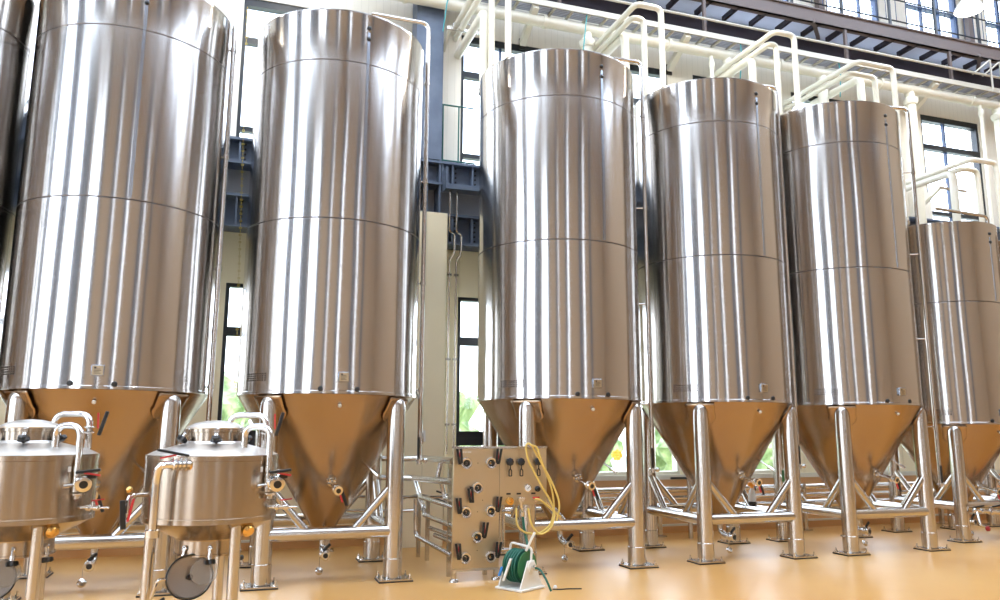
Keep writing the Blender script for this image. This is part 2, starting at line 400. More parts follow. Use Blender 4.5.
def make_tank(R, zr, zt, a, label, seams, group='tall steel fermentation tanks in a row', blow=.49):
    T = empty('fermentation_tank', (0, 0, 0), label=label, cat='tank', group=group)
    # shell
    prof = [(R - .006, zr), (R + .004, zr + .004), (R + .004, zr + .03), (R, zr + .034)]
    for z in seams: prof += [(R, z - .008), (R - .004, z - .003), (R - .004, z + .003), (R, z + .008)]
    prof += [(R, zt - .035), (R + .002, zt - .03), (R + .002, zt), (R - .02, zt + .002)]
    MB().lathe(prof, n=128, caps=False).build('shell', M['shell'], T)
    for z in seams: MB().lathe([(R + .0005, z - .006), (R + .0015, z), (R + .0005, z + .006)], n=96, caps=False).build('weld_seam', M['seam'], T)
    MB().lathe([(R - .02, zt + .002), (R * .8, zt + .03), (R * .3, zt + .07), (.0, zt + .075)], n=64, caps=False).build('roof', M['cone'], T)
    # roof manway
    mw = MB().lathe([(.24, zt + .03), (.24, zt + .14), (.25, zt + .15), (.15, zt + .19), (0, zt + .2)], (0, .3, 0), n=32, caps=False).build('roof_manway', M['steel'], T)
    # cone
    ra = .085; H = (R - ra) * 1.66; za = zr - H
    cp = [(R - .008, zr + .002)]
    cp += [(R - .02, zr - .012)]
    for i in range(1, 9): cp.append((R - .02 - (R - .02 - ra) * i / 8, zr - .012 - (H - .012) * i / 8))
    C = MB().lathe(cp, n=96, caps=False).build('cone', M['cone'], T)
    def cone_pt(az, z, off=0):
        r = ra + (z - za) / 1.66; n = azd(az)
        return n * (r + off * .82) + Vector((0, 0, z - off * .57))
    # legs
    lr = .093
    for sx in (-1, 1):
        for sy in (-1, 1):
            c = Vector((sx * a, sy * a, 0)); out = c.normalized()
            mb = MB()
            mb.lathe([(lr, .03), (lr, zr - .16), (lr * .98, zr - .10), (lr * .86, zr - .055), (lr * .6, zr - .02), (0, zr - .005)], (c.x - out.x * .02, c.y - out.y * .02, 0), n=28)
            L = mb.build('leg', M['steel'], T)
            MB().lathe([(lr + .004, .03), (lr + .004, .22), (lr, .225)], (c.x - out.x * .02, c.y - out.y * .02, 0), n=28, caps=False).build('sleeve', M['steel'], L)
            MB().box(c.x - .175, c.x + .175, c.y - .135, c.y + .135, .0, .013).build('black_edge_layer', M['rubber'], L, smooth=False)  # thin black layer below the foot plate, gives it a dark edge
            MB().box(c.x - .17, c.x + .17, c.y - .13, c.y + .13, .013, .028).build('foot_plate', M['steel'], L, smooth=False)
            for i in (-1, 1):
                for j in (-1, 1):
                    mbb = MB()
                    mbb.cyl((c.x + i * .145, c.y + j * .105, .02), (c.x + i * .145, c.y + j * .105, .075), .009, n=8)
                    mbb.cyl((c.x + i * .145, c.y + j * .105, .022), (c.x + i * .145, c.y + j * .105, .045), .018, n=6)
                    mbb.build('anchor_bolt', M['polish'], L)
            # doubler pad on the cone under the leg head
            az = math.degrees(math.atan2(-c.x, -c.y)); vs = []; fs = []; NU, NV = 13, 8
            for j in range(NV + 1):
                z = zr - .012 - .26 * j / NV
                wd = 10.5 if j < 5 else 10.5 * math.sqrt(max(0, 1 - ((j - 4.5) / 3.6) ** 2)) + .8
                for i in range(NU):
                    vs.append(cone_pt(az + wd * (2 * i / (NU - 1) - 1), z, .009))
            for j in range(NV):
                for i in range(NU - 1): fs.append((j * NU + i, j * NU + i + 1, (j + 1) * NU + i + 1, (j + 1) * NU + i))
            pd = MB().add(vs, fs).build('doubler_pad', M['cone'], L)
            sm = pd.modifiers.new('thick', 'SOLIDIFY'); sm.thickness = .008
    # crossbars + braces
    br = .066; bb = .042; zl = blow
    for (p, q) in (((-1, -1), (1, -1)), ((-1, 1), (1, 1)), ((-1, -1), (-1, 1)), ((1, -1), (1, 1))):
        P = Vector((p[0] * a, p[1] * a, zl)); Q = Vector((q[0] * a, q[1] * a, zl)); d = (Q - P).normalized()
        bar = MB().cyl(P + d * .06, Q - d * .06, br, n=20).build('crossbar', M['steel'], T)
        for s, E0 in ((1, P), (-1, Q)):
            MB().cyl(E0 + d * s * .06 + Vector((0, 0, .44)), E0 + d * s * .42 + Vector((0, 0, .03)), bb, n=14).build('brace', M['steel'], T)
    # name plate, plugs, probe dots
    def on_shell(az, z, off=.0): return azd(az) * (R + off) + Vector((0, 0, z))
    n = azd(-2); sd = Vector((n.y, -n.x, 0))
    pl = MB().obox(on_shell(-2, zr + .17, .012), sd, n, (0, 0, 1), .055, .012, .05).build('name_plate', M['strip'], T, bevel=.004)
    MB().obox(on_shell(-2, zr + .17, .0255), sd, n, (0, 0, 1), .045, .002, .042).build('plate_face', M['sheet'], pl, smooth=False)
    tx = MB()
    for k, wdt in enumerate((.012, .026, .03, .022, .028)):
        tx.obox(on_shell(-2, zr + .195 - k * .013, .0278) + sd * (.03 - wdt if k else .02), sd, n, (0, 0, 1), wdt if k else .009, .0008, .002 if k else .007)
    tx.build('plate_engraving', M['rubber'], pl, smooth=False)
    n = azd(55); sd = Vector((n.y, -n.x, 0))
    st = MB()
    for r_ in range(4):
        for c_ in range(9): st.obox(on_shell(55 + (c_ - 4) * 2.1, zr + .14 + r_ * .022, .0015), sd, n, (0, 0, 1), .013, .001, .006)
    st.build('etched_marking', M['seam'], T, smooth=False)
    for az in (11, -10.5): MB().lathe([(.026, 0), (.026, .008), (.018, .014), (0, .015)], on_shell(az, zr + .05), azd(az), 18).build('plug', M['black'], T)
    MB().lathe([(.018, 0), (.018, .014), (.009, .016), (0, .012)], cone_pt(-1, zr - .11), Vector((*azd(-1).xy, -.7)), 14).build('vent_plug', M['white'], T)
    for dz in (.30, .17): MB().lathe([(.024, 0), (.024, .01), (.014, .018), (0, .02)], on_shell(-10, zt - dz), azd(-10), 16).build('sensor_cap', M['black'], T)
    # vertical cover strip of the level cable
    n = azd(-10); sd = Vector((n.y, -n.x, 0))
    MB().obox(on_shell(-10, (zt + seams[0]) / 2 - .1, .002), sd, n, (0, 0, 1), .016, .003, (zt - seams[0]) / 2 - .12).build('cable_strip', M['strip'], T, smooth=False)
    # sample valve on the cone
    zs = zr - .86; nn = Vector((*azd(-2).xy, -.72)).normalized()
    p0 = cone_pt(-2, zs); p1 = p0 + nn * .07
    v = MB().lathe([(.05, -.01), (.05, .02), (.034, .022), (.034, .05), (.046, .052), (.046, .066), (.024, .07)], p0, nn, 18).build('cone_nozzle', M['polish'], T)
    p2 = p1 + Vector((.03, -.22, -.05))
    MB().tube([p0, p1, p2], .022, .04, 12).build('nozzle_pipe', M['steel'], v)
    ball_valve(v, p2, (.15, -1, -.2), 1.3, (.35, 0, -1), True)
    # thermometer probe
    p0 = cone_pt(-46, zr - .72); nn = Vector((*azd(-46).xy, -.7)).normalized()
    pb = MB().cyl(p0, p0 + nn * .12, .012, n=10).build('thermo_probe', M['steel'], T)
    MB().cyl(p0 + nn * .11, p0 + nn * .19, .019, n=10).build('probe_head', M['polish'], pb)
    # outlet at the cone's tip
    o = MB().tube([(0, 0, za + .02), (0, 0, za - .04), (0, 0, .26), (0.0, -.1, .215), (.0, -.2, .215)], .034, .07, 14)
    o.lathe([(.075, 0), (.075, .02), (.05, .022)], (0, 0, za - .01), (0, 0, -1), 20)
    O = o.build('outlet_pipe', M['steel'], T)
    ball_valve(O, (.0, -.24, .215), (.15, -1, 0), 1.4, (.8, .1, .75), False, L=.034)
    MB().cyl((-.05, -.25, .20), (-.05, -.25, .08), .003, n=6).build('cap_chain', M['steel'], O)
    MB().lathe([(.0, -.02), (.03, -.018), (.042, -.006), (.042, .006), (.03, .02), (0, .022)], (-.05, -.25, .06), (.3, -1, .5), 18, False).build('hanging_cap', M['polish'], O)
    return T

XT = [-3.25, -1.248, .972, 3.76, 5.999, 8.127]; YT = 8.848; RR, ZR, ZT, AL = .975, 1.869, 6.02, .66
T3 = make_tank(RR, ZR, ZT, AL, 'tall steel tank in mid picture directly behind the valve panel', (3.68, 5.43))
T3.location = (XT[3], YT, 0)
dup(T3, (XT[0], YT, 0), 'steel tank cut off by the left picture edge, leftmost of the row')
dup(T3, (XT[1], YT, 0), 'big steel tank at left behind the leftmost small vessel, top cut off')
dup(T3, (XT[2], YT, 0), 'tall steel tank behind the second small vessel, left of the valve panel')
dup(T3, (XT[4], YT, 0), 'tall steel tank with a spray bottle standing on its crossbar')
dup(T3, (XT[5], YT, 0), 'rightmost of the tall tanks, beside the shorter tank')
T3.scale = (1.03, 1.03, 1)
T6 = make_tank(.885, 1.64, 4.66, .60, 'shorter steel tank below the upper window at right', (3.44,), 'shorter steel tanks at the right end')
T6.location = (10.49, 9.25, 0)
dup(T6, (12.62, 9.35, 0), 'shorter steel tank barely visible at the right picture edge')

# stainless riser beside each tank
def riser(x, y, z0, z1, label, tx, ty, grp='thin steel risers beside the tanks'):
    t = empty('riser_pipe', (x, y, 0), label=label, cat='pipe', group=grp)
    MB().tube([(tx - x, ty - y, z1 + .03), (0, 0, z1), (0, 0, z0)], .026, .09, 12).build('pipe', M['steel'], t)
    for z in [z0 + .75 + k * 1.25 for k in range(int((z1 - z0 - .8) / 1.25) + 1)]:
        c = MB().cyl((0, 0, z - .02), (0, 0, z + .02), .034, n=12); c.cyl((0, 0, z), (-.14, .06, z), .008, n=8); c.build('clamp', M['steel'], t)
    v = MB().lathe([(.03, 0), (.03, .03), (.042, .03), (.042, .05), (.028, .055), (.028, .1)], (0, 0, z0 - .08), (0, 0, 1), 14).build('end_valve', M['polish'], t)
    MB().obox((-.02, -.045, z0 + .1), (0, 0, 1), (1, 0, 0), (0, 1, 0), .12, .014, .008).build('lever', M['black'], v, bevel=.003)
    MB().ball((.06, -.02, z0 - .04), .03, 10).build('end_plug', M['polish'], v)
    return t
riser(-.26, 8.6, 1.2, 6.6, 'thin steel pipe running down between the two leftmost big tanks', -1.0, 8.8)
riser(2.0, 8.75, 1.22, 6.52, 'thin steel pipe down the right side of the tank behind the second small vessel', 1.3, 8.8)
riser(4.84, 8.5, 1.1, 6.36, 'thin steel pipe down the right side of the tank behind the valve panel', 4.1, 8.6)
riser(7.04, 8.55, 1.12, 6.36, 'thin steel pipe on the right of the tank with the spray bottle', 6.3, 8.65)
riser(9.38, 8.5, .85, 6.36, 'thin steel pipe between the rightmost tall tank and the shorter tank', 8.5, 8.7)
riser(11.42, 9.0, 1.0, 5.0, 'thin steel pipe arching over the top of the shorter tank', 10.3, 9.0)

# ------------------------------------------------------------------ white jacketed pipes over the tanks
def thin_run(x0, yn, z, jog, zd, y1, label, grp, r=.043, xw=0.):
    t = empty('jacketed_pipe', (x0, yn, 0), label=label, cat='pipe', group=grp)
    MB().tube([(xw, y1 - yn, z + .02), (0, 0, z), (jog, 0, z), (jog, 0, zd)], r, .1, 14).build('pipe_run', M['pvc'], t)
    MB().cyl((jog, 0, zd - .02), (jog, 0, zd + .05), r * 1.25, n=14).build('end_collar', M['steel'], t)
    return t
def fat_run(x, yn, z, zd, label, grp, xw=0., r=.062):
    t = empty('jacketed_pipe', (x, yn, 0), label=label, cat='pipe', group=grp)
    MB().tube([(xw, 10.795 - yn, z + .02), (0, 0, z), (0, 0, zd)], r, .12, 16).build('pipe_run', M['pvc'], t)
    MB().cyl((0, 0, zd - .02), (0, 0, zd + .06), r * 1.25, n=16).build('end_collar', M['steel'], t)
    return t
SETS = [  # near x of outer bend, x of drop, y, z, drop z, names
    (2.80, 2.80 + .34, 9.0, 7.5, 6.05, 'the tank behind the valve panel', 2.9),
    (5.07, 5.07 + .40, 9.0, 7.53, 6.05, 'the tank with the spray bottle', 4.9),
    (7.43, 7.43 + .36, 9.0, 7.53, 6.05, 'the rightmost tall tank', 7.2),
    (8.98, 8.98 + .72, 9.0, 7.3, 4.72, 'the shorter tank', 9.2),
    (11.2, 11.2 + .54, 9.0, 5.95, 4.72, 'the last short tank', 11.5)]
for i, (xa, xb, y, z, zd, nm, xf) in enumerate(SETS):
    g = 'white jacketed pipes above the tanks'
    thin_run(xa, y, z, xb - xa, zd, 10.795, 'outer thin white pipe bending down onto ' + nm, g)
    thin_run(xa + .06, y + .22, z - .08, xb - xa - .22, zd, 10.795, 'inner thin white pipe bending down onto ' + nm, g)
    prev = ('the tank behind the second small vessel', 'the tank behind the valve panel', 'the tank with the spray bottle', 'the rightmost tall tank', 'the shorter tank')[i]
    yf = 9.65 if i < 4 else 9.4
    zf = 7.42 if i < 4 else 5.86
    if i == 0: yf = 9.3; zf = 7.16
    xf = (2.90, 5.23, 7.5, 9.67, 11.34)[i]
    if i < 4: fat_run(xf, yf, zf, 5.98 if i in (0,) else 6.0, 'thick white pipe coming down at the back of ' + prev, g)
    else: fat_run(xf - .1, yf, zf, 4.72, 'thick white pipe coming down onto ' + prev, g)
# steel strut under the first set
for (x, y, z, lab) in ((2.78, 10.3, 7.4, 'short steel strut carrying white pipes beside the blue grey column'), (12.05, 10.25, 5.92, 'short steel strut carrying white pipes below the upper window at right')):
    t = empty('pipe_support', (x, y, z), label=lab, cat='bracket', group='short struts carrying white pipes')
    MB().box(-.15, .5, -.02, .02, -.02, .02).build('strut', M['steel'], t, smooth=False)
    for k in range(3): MB().ring((0.0 + .18 * k, 0, .06), (0, 1, 0), .055, .008, 16, 6).build('pipe_clip', M['steel'], t)
    MB().obox((-.1, .22, -.1), (0, .9, -.5), (1, 0, 0), (0, .5, .9), .27, .02, .02).build('brace', M['pvc'], t, smooth=False)
# header pipe and drops
t = empty('header_pipe', (8, 10.33, 7.80), label='thick cream pipe running the whole wall just under the cable tray', cat='pipe')
MB().cyl((-6.8, 0, 0), (8.5, 0, 0), .085, n=20).build('pipe_run', M['pvc'], t)
for k in range(7): MB().lathe([(.10, -.03), (.105, 0), (.10, .03)], (-6 + k * 2.2, 0, 0), (1, 0, 0), 20).build('joint_band', M['pvc'], t)
for x, zb, lab in ((4.93, 6.2, 'cream drop pipe on the wall above the tank behind the valve panel'), (7.2, 6.2, 'thin cream drop pipe on the wall above the tank with the spray bottle'),
                   (7.55, 6.2, 'thick cream drop pipe on the wall above the tank with the spray bottle'), (9.5, 6.2, 'cream drop pipe on the wall above the rightmost tall tank'),
                   (11.5, 4.6, 'cream drop pipe left of the upper window at right'), (13.68, 4.6, 'cream drop pipe right of the upper window at right'), (13.2, 5.2, 'thin cream drop pipe in front of the upper window at right')):
    r = .035 if 'thin' in lab else .085
    y = 10.3 if 'thin' in lab else 10.33
    t = empty('drop_pipe', (x, y, zb), label=lab, cat='pipe', group='cream drop pipes on the wall')
    MB().tube([(0, .02, 7.74 - zb), (0, 0, 7.6 - zb), (0, 0, 0)], r, .08, 16).build('pipe_run', M['pvc'], t)
    MB().lathe([(r * 1.25, 0), (r * 1.5, .06), (r * 1.5, .1), (r, .14)], (0, 0, 7.5 - zb), (0, 0, 1), 16).build('collar', M['pvc'], t)

# cable tray
t = empty('cable_tray', (8, 10.32, 8.0), label='long ladder cable tray running below the catwalk', cat='cable tray')
for y in (-.17, .17): MB().box(-6.6, 8.4, y - .012, y + .012, -.04, .05).build('side_rail', M['tray'], t, smooth=False)
for k in range(50): MB().box(-6.4 + k * .3, -6.36 + k * .3, -.16, .16, -.03, 0).build('rung', M['tray'], t, smooth=False)
cb = MB()
for j in range(6): cb.cyl((-6.5, -.12 + j * .045, .012), (8.3, -.12 + j * .045 , .012), .014, n=6)
for i, y in enumerate((-.1, 0.08)): pass
cb.build('cables', M['greyplug'], t)
for k, (x, lab) in enumerate(((4.0, 'cream knee brace under the cable tray above the tank behind the valve panel'), (6.68, 'cream knee brace under the cable tray above the tank with the spray bottle'), (12.0, 'cream knee brace under the cable tray above the upper window at right'))):
    t = empty('knee_brace', (x, 10.78, 7.62), label=lab, cat='bracket', group='cream knee braces below the cable tray')
    d = Vector((0, -.6, .33)); MB().obox(d / 2, d, (1, 0, 0), d.cross(Vector((1, 0, 0))), d.length / 2, .05, .05).build('arm', M['pvc'], t, smooth=False)
    MB().box(-.05, .05, -.005, .018, -.09, .09).build('wall_plate', M['rubber'], t, smooth=False)
for y, z, r, lab in ((10.1, 8.25, .022, 'steel service pipe just above the cable tray'), (10.22, 8.33, .018, 'upper thin service pipe above the cable tray'), (10.4, 8.16, .03, 'cream service pipe behind the cable tray')):
    p = MB().cyl((-6.6, 0, 0), (8.5, 0, 0), r, n=10).build('service_pipe', M['pvc' if 'cream' in lab else 'tray'], None, (8, y, z)); tag(p, lab, 'pipe', 'service pipes by the cable tray')

# catwalk
t = empty('catwalk', (8, 10.5, 8.64), label='taupe steel catwalk with deck panels below the high windows', cat='catwalk')
e = MB(); e.box(-6, 9, -.33, -.31, 0, .28); e.box(-6, 9, -.33, -.24, 0, .025); e.box(-6, 9, -.36, -.24, .255, .28); e.build('edge_channel', M['catwalk'], t, smooth=False)
MB().box(-6, 9, -.31, .3, .09, .11).build('deck', M['deckpanel'], t, smooth=False)
for k in range(27): MB().box(-5.9 + k * .56, -5.85 + k * .56, -.31, .16, .0, .09).build('joist', M['darkgirder'], t, smooth=False)
for x in (-3.6, -.98, 1.95, 4.4, 7): MB().box(x - .025, x + .025, -.33, -.28, -.6, .0).build('hanger', M['catwalk'], t, smooth=False)
for x in (-4.9, 1.5, 5.4): MB().obox((x, -.1, .03), (.55, .5, 0), (-.5, .55, 0), (0, 0, 1), .35, .03, .035).build('diagonal', M['catwalk'], t, smooth=False)
g = MB(); ibeam_x(g, -7, 8.9, 10.73, 8.2, 8.66, .13)
g.box(-7, 8.9, 10.66, 10.68, 8.2, 8.66)
g = g.build('wall_girder', M['darkgirder'], None, (8, 0, 0), smooth=False); tag(g, 'dark purple grey girder fixed to the wall behind the catwalk', 'beam')
t = empty('catwalk_railing', (8, 10.19, 8.92), label='thin dark railing along the catwalk in front of the high windows', cat='railing')
for z in (.12, .55, 1.05): MB().cyl((-6, 0, z), (9, 0, z), .014, n=8).build('rail', M['frame'], t)
for k in range(14): MB().box(-5.8 + k * 1.1, -5.76 + k * 1.1, -.02, .02, 0, 1.1).build('post', M['frame'], t, smooth=False)
for k in range(62): MB().cyl((-5.7 + k * .24, 0, .1), (-5.7 + k * .24, 0, 1.05), .007, n=6).build('baluster', M['blueframe'], t)
# columns between high windows
for x, lab in ((9.9, 'dark steel mullion post left of the high windows'), (13.62, 'dark steel post between high windows beside the bright lamp')):
    p = MB().box(-.06, .06, -.06, .06, 0, 2.2).build('steel_post', M['catwalk'], None, (x, 10.7, 8.95), smooth=False); tag(p, lab, 'post', 'posts by the high windows')
# inverted U conduits at the right end of the tray
for k, (x, lab) in enumerate(((13.25, 'left of two small looped conduits rising from the cable tray'), (13.5, 'right of two small looped conduits rising from the cable tray'))):
    p = MB().tube([(-.35, .1, .25), (0, 0, .55), (0, 0, -.1)], .018, .03, 8).build('looped_conduit', M['tray'], None, (x, 10.05, 8.0)); tag(p, lab, 'pipe', 'looped conduits at the tray')
for x, y, lab in ((4.75, 10.1, 'teal cord hanging near the pipes above the tank behind the valve panel'), (7.6, 10.1, 'teal cord hanging near the pipes above the spray bottle tank'), (9.65, 10.1, 'teal cord hanging near the pipes above the rightmost tall tank'), (2.55, 10.2, 'teal cord hanging in front of the blue grey column')):
    p = MB().tube([(.12, .1, .0), (.05, 0, -.25), (0, 0, -.7)], .009, .1, 6).build('teal_rope', M['teal'], None, (x, y, 7.98)); tag(p, lab, 'rope', 'teal hanging ropes')

# process pipes low along the back wall
for k, (z, r, lab) in enumerate(((.66, .045, 'top'), (.54, .035, 'middle'), (.42, .035, 'bottom'))):
    t = empty('process_pipe', (8, 10.45, z), label=lab + ' of three steel pipes running low along the back wall behind the tanks', cat='pipe', group='low steel pipes along the back wall')
    MB().cyl((-4.6, 0, 0), (8.5, 0, 0), r, n=14).build('pipe_run', M['polish'], t)
    for q in range(5): MB().lathe([(r + .004, -.02), (r + .012, 0), (r + .004, .02)], (-3.4 + q * 2.7, 0, 0), (1, 0, 0), 14).build('coupling', M['steel'], t)
for x in (-4.4, -2.6, -.33, 1.2, 3.9, 6.0, 8.6, 11.4):
    t = empty('pipe_stand', (x, 10.375, 0), label='short square steel post on the floor carrying low wall pipes', cat='post', group='short posts below the low wall pipes')
    MB().box(-.03, .03, -.03, .03, .02, .72).build('post', M['steel'], t, smooth=False)
    MB().box(-.08, .08, -.07, .07, 0, .02).build('foot_plate', M['steel'], t, smooth=False)
for x, lab in ((6.35, 'slim capped steel pole standing by the window behind the first two right-hand tanks'), ):
    t = empty('capped_pole', (x, 10.1, 0), label=lab, cat='post')
    MB().cyl((0, 0, 0), (0, 0, 1.2), .035, n=14).build('pole', M['steel'], t); MB().cyl((0, 0, 1.2), (0, 0, 1.25), .04, n=14).build('cap', M['black'], t)
    MB().cyl((-.3, 0, .85), (.4, 0, .85), .016, n=10).build('cross_pipe', M['black'], t)

# pipe rack left of the panel
t = empty('pipe_rack', (2.2, 9.6, 0), label='bundle of bent steel pipes left of and behind the valve panel', cat='pipe rack')
runs = [
    [(-.75, .9, 1.16), (-.185, .3, 1.158), (.018, 0, 1.179), (-.008, -1.6, 1.199)],
    [(-.8, .9, .92), (-.205, .3, .923), (-.065, 0, .937), (-.005, -1.6, .984)],
    [(.043, -.9, 1.174), (0, -.9, .975)],
    [(.021, -1, .959), (.07, -1, .762), (.026, -1.55, .782)],
    [(-.056, 0, .925), (-.077, -.4, .74), (.027, -1.55, .721)],
    [(-.02, -.1, .70), (-.026, -.4, .62), (-.024, -.4, .533), (.029, -1.55, .528)],
    [(.003, -.6, .406), (.031, -1.55, .427)],
    [(-.128, -.4, .72), (-.118, -.4, .297), (-.004, -1.6, .242)],
    [(.013, -.8, .352), (.032, -1.55, .366)],
    [(-.8, .5, .69), (-.198, .3, .689), (.397, -.1, .707)],
    [(-.8, .5, .52), (-.194, .3, .518), (.058, -.1, .56)]]
for k, pth in enumerate(runs): MB().tube(pth, .036 if k in (0, 1) else .026 if k < 9 else .018, .08, 12).build('pipe_run', M['steel'], t)
for x, y in ((-.21, .28), (.0, -.02), (.045, -.3)):
    MB().box(x - .022, x + .022, y - .022, y + .022, 0, .74).build('post', M['steel'], t, smooth=False)
for k, pth in enumerate(([(.3, .3, .75), (.45, .1, .7), (.42, -.05, .5), (.6, -.3, .45)], [(-.3, .4, .62), (.1, .3, .72), (.4, .0, .62), (.5, -.3, .66)])): MB().tube(pth, .012, .12, 8).build('cable', M['rubber'], t)

# wall hand valve hanging by the riser
t = empty('hanging_nozzle', (2.17, 9.4, 1.35), label='small steel spray nozzle hanging on the cream wall beside the second tank', cat='nozzle')
MB().lathe([(.018, 0), (.03, .03), (.03, .12), (.015, .15), (.012, .3)], n=12).build('body', M['polish'], t); MB().obox((.03, -.03, .1), (0, .2, 1), (1, 0, 0), (0, 1, -.2), .07, .012, .012).build('trigger', M['white'], t)
MB().tube([(0, 0, .3), (0, .1, .5), (0, .9, 1.0)], .008, .1, 6).build('cord', M['rubber'], t)
# electric box below T6 window, and round black thing
struct(MB().box(11.75, 12.2, 10.7, YB, 5.4, 6.0), 'trim_9', M['wallup'], bevel=.01)

# ------------------------------------------------------------------ yellow chain
t = empty('hanging_chain', (-.02, 10.0, 2.0), label='yellow plastic chain hanging between the two leftmost big tanks', cat='chain')
ch = MB()
for k in range(110):
    z = k * .046; x = -.14 * z / 4.9
    ch.ring((x, 0, z), (1, 0, .02) if k % 2 else (0, 1, .02), .013, .004, 8, 5)
ch.build('links', M['chain'], t)

# ------------------------------------------------------------------ small foreground vessels
def star_knob(parent, c, d, s=1.):
    c = Vector(c); d = Vector(d).normalized()
    sh = MB().cyl(c - d * .09 * s, c, .011 * s, n=10); sh.ring(c - d * .09 * s, d.orthogonal(), .016 * s, .007 * s, 12, 6)
    sh.cyl(c - d * .05 * s, c - d * .02 * s, .017 * s, n=12)
    e = sh.build('swing_bolt', M['polish'], parent)
    n = 30; vs = []; fs = []
    u = d.orthogonal().normalized(); w = d.cross(u)
    for h, k in ((-.016, .8), (-.008, 1), (.012, 1), (.02, .7)):
        for i in range(n):
            r = (.033 + .008 * math.cos(5 * 2 * PI * i / n)) * k * s
            vs.append(c + d * h * s + (u * math.cos(2 * PI * i / n) + w * math.sin(2 * PI * i / n)) * r)
    for j in range(3):
        for i in range(n): fs.append((j * n + i, j * n + (i + 1) % n, (j + 1) * n + (i + 1) % n, (j + 1) * n + i))
    fs.append(tuple(range(n))); fs.append(tuple(range(3 * n, 4 * n)))
    MB().add(vs, fs).build('star_knob', M['black'], e)
def make_vessel(label):
    V = empty('pressure_vessel', (0, 0, 0), label=label, cat='vessel', group='small steel pressure vessels in front')
    R = .45
    MB().lathe([(R - .004, .925), (R + .004, .93), (R + .004, .965), (R, .968), (R, 1.36), (R + .004, 1.363), (R + .004, 1.398), (R - .004, 1.402)], n=96, caps=False).build('body', M['vessel'], V)
    MB().lathe([(R - .004, 1.40), (.40, 1.425), (.30, 1.455), (.20, 1.485), (.19, 1.5)], n=64, caps=False).build('shoulder', M['satin'], V)
    MB().lathe([(.188, 1.48), (.188, 1.565), (.196, 1.568), (.196, 1.592), (.186, 1.596)], n=64, caps=False).build('neck', M['vessel'], V)
    L = MB().lathe([(.198, 1.590), (.2, 1.6), (.19, 1.608), (.14, 1.634), (.07, 1.65), (0, 1.655)], n=64, caps=False).build('lid', M['satin'], V)
    MB().lathe([(R - .004, .928), (.40, .90), (.30, .845), (.222, .80), (.22, .79)], n=64, caps=False).build('lower_cone', M['vessel'], V)
    MB().lathe([(.22, .80), (.22, .70), (.228, .698), (.228, .685), (.19, .683), (.19, .75), (0, .76)], n=64, caps=False).build('lower_neck', M['vessel'], V)
    # legs (three)
    for az in (-28, -168, 80):
        n = azd(az); p = n * .38
        lg = MB().lathe([(.038, .03), (.038, .93)], (p.x, p.y, 0), n=20).build('leg', M['steel'], V)
        MB().lathe([(.055, 0), (.055, .015), (.02, .03)], (p.x, p.y, 0), n=20).build('foot', M['steel'], lg)
    # knobs on the neck
    for az in (-3, 62, -62, 178):
        n = azd(az); star_knob(V, n * .245 + Vector((0, 0, 1.515)), (n.x, n.y, -1.3), 1.0)
        MB().obox(n * .2 + Vector((0, 0, 1.575)), n, n.cross(Vector((0, 0, 1))), (0, 0, 1), .03, .018, .012).build('bolt_lug', M['steel'], V)
    for az in (40, -5, -60):
        n = azd(az); star_knob(V, n * .235 + Vector((0, 0, .655)), (n.x * .1, n.y * .1, -1), 1.0)
    # hanging door of the lower neck
    dn = Vector((.28, -1, .12)).normalized(); c = Vector((-.10, -.22, .555))
    D = MB().lathe([(.0, -.012), (.138, -.012), (.153, -.006), (.153, .006), (.143, .012), (.137, .004), (.09, .0), (.03, -.004), (0, -.004)], c, dn, 48, False).build('lower_door', M['hopper'], V)
    MB().cyl(c, c + dn * .02, .02, n=14).build('hub', M['black'], D)
    u = dn.cross(Vector((0, 0, 1))).normalized()
    MB().ring(c + dn * .006 - u * .0, dn, .148, .007, 48, 8).build('gasket', M['rubber'], D)
    sc = MB(); sc.lathe([(0, 0), (.088, 0), (.092, .005), (.088, .01), (0, .01)], c - u * .085 + dn * .03 + Vector((0, 0, .03)), dn, 40, False).build('sight_glass', M['sight'], D)
    MB().tube([c + u * .15 + Vector((0, 0, .0)), c + u * .2 + Vector((0, 0, .0)), (-.33, -.2, .42)], .012, .03, 8).build('hinge_arm', M['polish'], D)
    MB().obox(Vector((-.3, -.3, .40)), (.8, 0, .5), (0, 1, 0), (-.5, 0, .8), .07, .012, .01).build('door_lever', M['black'], D, bevel=.004)
    # looping pipe with valve at right
    a = MB().tube([(.20, -.20, 1.44), (.20, -.20, 1.61), (.37, -.30, 1.61), (.37, -.30, 1.14)], .024, .09, 16)
    A = a.build('loop_pipe', M['polish'], V)
    MB().lathe([(.026, 0), (.026, .02), (.045, .03), (.045, .04)], (.385, -.30, 1.09), (0, 0, 1), 16).build('ferrule', M['polish'], A)
    MB().cyl((.30, -.33, 1.18), (.385, -.30, 1.19), .014, n=10).build('stay', M['steel'], A)
    v = ball_valve(A, (.42, -.35, 1.20), (.25, -1, -.1), 1.45, (1, .2, .12), False, L=.02)
    MB().obox((.45, -.37, 1.288), (1, .2, .12), (0, 1, 0), (-.12, 0, 1), .075, .014, .010).build('long_lever', M['black'], v, bevel=.004)
    MB().obox((.475, -.36, 1.266), (1, .2, -.2), (0, 1, 0), (.2, 0, 1), .05, .008, .006).build('lever_lock', M['red'], v)
    B = MB().tube([(.09, .27, 1.44), (.09, .27, 1.70), (.355, .12, 1.70), (.355, .12, 1.38)], .024, .09, 16).build('loop_pipe', M['polish'], V)
    for z in (1.60, 1.56): MB().lathe([(.03, -.008), (.04, 0), (.03, .008)], (.355, .12, z), (0, 0, 1), 16).build('clamp_ring', M['polish'], B)
    MB().obox((.45, .08, 1.63), (.25, 0, 1), (0, 1, 0), (1, 0, -.25), .095, .014, .012).build('upright_lever', M['black'], B, bevel=.004)
